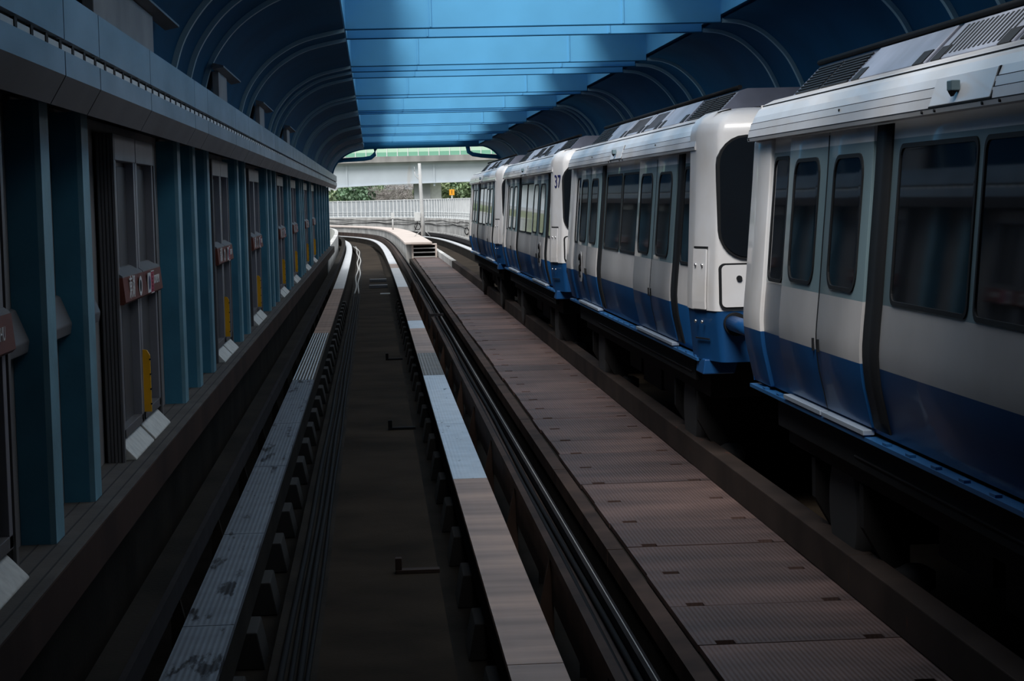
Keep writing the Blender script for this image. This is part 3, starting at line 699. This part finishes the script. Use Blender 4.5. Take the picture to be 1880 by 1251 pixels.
while y<YE-3:
    big=(k%16==5)
    p=P(6.60,y); s=d(y+.5)-d(y-.5); a=math.atan2(-s,1)
    hw=.09 if big else .035
    tx,ty=math.sin(-a)*0+s/math.hypot(1,s),1/math.hypot(1,s); nx,ny=ty,-tx
    vs=[]
    for z in (1.2,2.6 if big else 2.54):
        for u,w in ((-hw,-.05),(hw,-.05),(hw,.04),(-hw,.04)):
            vs.append((p.x+tx*u+nx*w,p.y+ty*u+ny*w,z))
    fs=[(0,1,2,3),(4,5,6,7),(0,1,5,4),(1,2,6,5),(2,3,7,6),(3,0,4,7)]
    q=MB(); q.add(vs,fs,'bwhite'); q.obj('post',root)
    y+=1.1 if y<130 else .95; k+=1
# cables and brackets along the parapet
for k in range(3):
    b=MB(); b.tube([P(6.46, 84+i*1.5, 1.0-.13*k+.05*math.sin(i*.7+k*1.7)+.03*math.sin(i*1.9)) for i in range(62)],.02,['cable','conc_out','cable'][k],6)
    tag(b.obj('wall_cable'),['topmost sagging cable on the concrete parapet below the noise barrier','middle pale cable on the concrete parapet','lowest dark cable on the concrete parapet'][k],'cable')
for k,yy in enumerate((106,109,112,115,118.5,123)):
    p=P(6.42,yy)
    root=thing('cable_bracket','grey cable bracket on the far parapet, '+ordinal(k+1)+' from the train','bracket',(p.x,p.y,0),'cable brackets on the parapet')
    b=MB(); b.prism([(-.3,.2),(.1,.2),(.1,.9),(-.05,.9)],-.12,.12,'conc_out'); b.obj('plate',root)
    b=MB(); b.tube([(-.28,-.14,.3+.5*math.sin(t*.31)) if False else (-.2+.12*math.cos(t*.6),-.15,.55+.2*math.sin(t*.6)) for t in range(11)],.03,'cable',6); b.obj('cable_loop',root)
# station junction box beyond the left parapet end
# overpass
YV=250.0
root=thing('overpass','grey-blue steel girder road bridge crossing behind the tracks with green barriers on top','bridge',(0,YV,0))
def crown(x,l,r): return l+(r-l)*x
b=MB(); xs=[-40+i*2.5 for i in range(41)]
lo=[4.05+.62*(1-math.exp(-max(0,(x+8))/9)) if x>-8 else 4.05 for x in xs]
v=[]
for x,z in zip(xs,lo): v.append([(x,0,z),(x,0,7.0)])
b.strip(v,'girder',smooth=False); b.strip([[(x,-.35,z-.02),(x,0,z-.02),(x,0,z+.06),(x,-.35,z+.06)] for x,z in zip(xs,lo)],'girder',closed=True,smooth=False)
b.strip([[(x,0.0,z),(x,6,z)] for x,z in zip(xs,lo)],'girder',smooth=False)
b.obj('girder',root)
for x in (-3.1,7.7,-16,20):
    q=MB(); q.box(x-.12,x+.12,-.12,0,4.2,7.0,'girder'); q.obj('stiffener',root)
q=MB(); q.box(-40,60,-.5,6,7.0,7.22,'green2' if False else 'pier'); q.box(-40,60,-.9,6,7.22,7.95,'bconc'); q.obj('deck_edge',root)
q=MB(); q.box(-40,60,-.7,-.6,7.95,8.45,'green2'); q.obj('lower_barrier_panel',root)
q=MB(); q.box(-40,60,-.7,-.64,8.45,10.6,'green1'); q.obj('upper_barrier_panel',root)
for i in range(40):
    x=-20+i*1.29; q=MB(); q.box(x-.05,x+.05,-.78,-.62,7.95,10.7,'bwhite'); q.obj('post',root)
q=MB(); q.box(5.2,7.2,1.0,5,-9,5.2,'pier'); q.box(7.2,8.6,1.5,4.5,-9,5.2,'pierl'); q.box(4.2,9.4,.8,5.2,3.2,3.2+.6,'pier') if False else None; q.obj('pier',root)  # grey box paints the pier's shadowed part, pale box its light face
# orange number sign
p=(7.4,188)
root=thing('number_sign','small orange sign with a dark numeral on a post behind the noise barrier','sign',(p[0],p[1],-9))
q=MB(); q.tube([(0,.05,0),(0,.05,12.35)],.06,'pole'); q.obj('post',root)
q=MB(); q.box(-.24,.24,-.03,0,11.88,12.42,'orange'); q.obj('sign_board',root)
R3=Matrix(((1,0,0,0),(0,0,-1,0),(0,1,0,0),(0,0,0,1)))
text_mesh('numeral','1',.5,'trub',root,Matrix.Translation((0,-.035,12.15))@R3)
# ground and trees
b=MB(); b.box(-160,200,YR+10,420,-9.2,-9,'ground'); struct(b.obj('ground'))
b=MB()
rows=[]
for i in range(25):
    x=-80+i*8; rows.append([(x,300,-9),(x,318,-2+1.2*math.sin(i*.7)),(x,345,2.5+1.5*math.sin(i*.9+1)),(x,380,4.5)])
b.strip(rows,'ground'); tag(struct(b.obj('hillside')),'low wooded slope beyond the road bridge','hill')
def tree(x,y,top,rad,leaf,label,n=1500,bare=False,size=.34):
    root=thing('tree',label,'tree',(x,y,-9),'trees beyond the noise barrier')
    H=top+9
    b=MB(); b.tube([(0,0,0),(.1,0,H*.4),(0,.1,H*.8)],[.3,.22,.06],'bark',8)
    rnd=random.Random(int(x*13+y*7))
    for k in range(16 if bare else 8):
        a=rnd.uniform(0,6.28); z0=H*rnd.uniform(.5,.78); rr_=rad*rnd.uniform(.4,.95)
        b.tube([(0,0,z0),(math.cos(a)*rr_*.5,math.sin(a)*rr_*.5,z0+.9),(math.cos(a)*rr_,math.sin(a)*rr_,min(H,z0+1.2+rad*.5))],[.09,.05,.015],'bark',5)
    b.obj('trunk',root)
    l=MB(); cl=[(rnd.gauss(0,rad*.45),rnd.gauss(0,rad*.35),H-rad*.75+rnd.gauss(0,rad*.35),rad*rnd.uniform(.3,.5)) for _ in range(14)]
    for i in range(n):
        cx,cy,cz,cr=rnd.choice(cl)
        while True:
            u=Vector((rnd.uniform(-1,1),rnd.uniform(-1,1),rnd.uniform(-1,1)))
            if u.length<1: break
        u=u.normalized()*(.55+.45*rnd.random()); p=Vector((cx,cy,cz))+u*cr
        if p.z>H: p.z=H-rnd.random()*.5
        a=Vector((rnd.gauss(0,1),rnd.gauss(0,1),rnd.gauss(0,1))).normalized(); c=a.cross(Vector((rnd.gauss(0,1),rnd.gauss(0,1),rnd.gauss(0,1)))).normalized()
        s=size*rnd.uniform(.5,1.1)
        if bare: l.add([p-a*s*1.6,p+c*s*.08,p+a*s*1.6,p-c*s*.08],[(0,1,2,3)],leaf)
        else: l.add([p-a*s,p+c*s*.6,p+a*s,p-c*s*.6],[(0,1,2,3)],leaf)
    l.obj('foliage',root,normals=False)
TR=[(-7.2,262,4.3,3.2,'leaf','mid green bushy tree at the left end of the noise barrier'),(-4.6,268,4.6,2.8,'leaf2','yellowish green tree left of the mast, beside the bushy one'),(-2.2,262,4.8,2.6,'leaf3','dark green tree under the left half of the bridge'),(-.2,270,4.6,2.4,'leaf','rounded green tree left of the bare brown bushes'),
(1.8,262,4.7,2.3,'twig','bare brownish grey tree under the bridge left of the pier'),(3.9,266,4.9,2.2,'twig','bare brownish grey tree right beside the pier shadow'),
(9.6,262,4.9,2.3,'leaf2','light green tree just right of the pier'),(11.2,266,5.3,2.6,'leaf3','dark green tree behind the orange sign'),(13.0,262,5.4,2.6,'leaf','green tree next to the end of the train'),(15.5,266,5.6,2.6,'leaf3','dark green tree hidden behind the last train car'),(7.6,258,2.9,1.7,'twig','low bare bush in front of the pale pier')]
for x,y,t,r,lf,lab in TR: tree(x,y,t,r,lf,lab,n=2600 if lf=='twig' else 1700,bare=lf=='twig')
# ------------------------------------------------------------------ light
w=bpy.data.worlds.new('overcast_sky'); S.world=w; w.use_nodes=True
nt=w.node_tree; bg=nt.nodes['Background']
tc=nt.nodes.new('ShaderNodeTexCoord'); sep=nt.nodes.new('ShaderNodeSeparateXYZ'); cr=nt.nodes.new('ShaderNodeValToRGB')
nt.links.new(tc.outputs['Generated'],sep.inputs[0]); nt.links.new(sep.outputs['Z'],cr.inputs[0]); nt.links.new(cr.outputs[0],bg.inputs[0])
e=cr.color_ramp.elements; e[0].position=0; e[0].color=(.30,.32,.34,1); e[1].position=1; e[1].color=(.86,.93,1,1)
bg.inputs[1].default_value=1.6
sun=bpy.data.lights.new('sun','SUN'); sun.energy=3.0; sun.angle=math.radians(25); sun.color=(1,.97,.93)
so=bpy.data.objects.new('sun',sun); COL.objects.link(so); so.rotation_euler=Vector((.22,.58,-.78)).to_track_quat('-Z','Y').to_euler()
# ------------------------------------------------------------------ camera
cam=bpy.data.cameras.new('camera'); co=bpy.data.objects.new('camera',cam); COL.objects.link(co); S.camera=co
F=3690.0; vp=(684,368); roll=.03
cam.sensor_width=36; cam.sensor_fit='HORIZONTAL'; cam.lens=F/1880*36; cam.clip_start=.05; cam.clip_end=2000
dy=Vector((vp[0]-940,-(vp[1]-625),-F)).normalized()
u=Vector((-roll,1,0)); dz=(u-dy*u.dot(dy)).normalized(); dx=dy.cross(dz)
Rm=Matrix((dx,dy,dz))           # world = Rm @ cam
co.matrix_world=Matrix.Translation((0,0,2.56))@Rm.to_4x4()
S.view_settings.view_transform='Standard'; S.view_settings.look='None'; S.view_settings.gamma=1; S.view_settings.use_curve_mapping=False
S.view_settings.exposure=0.0
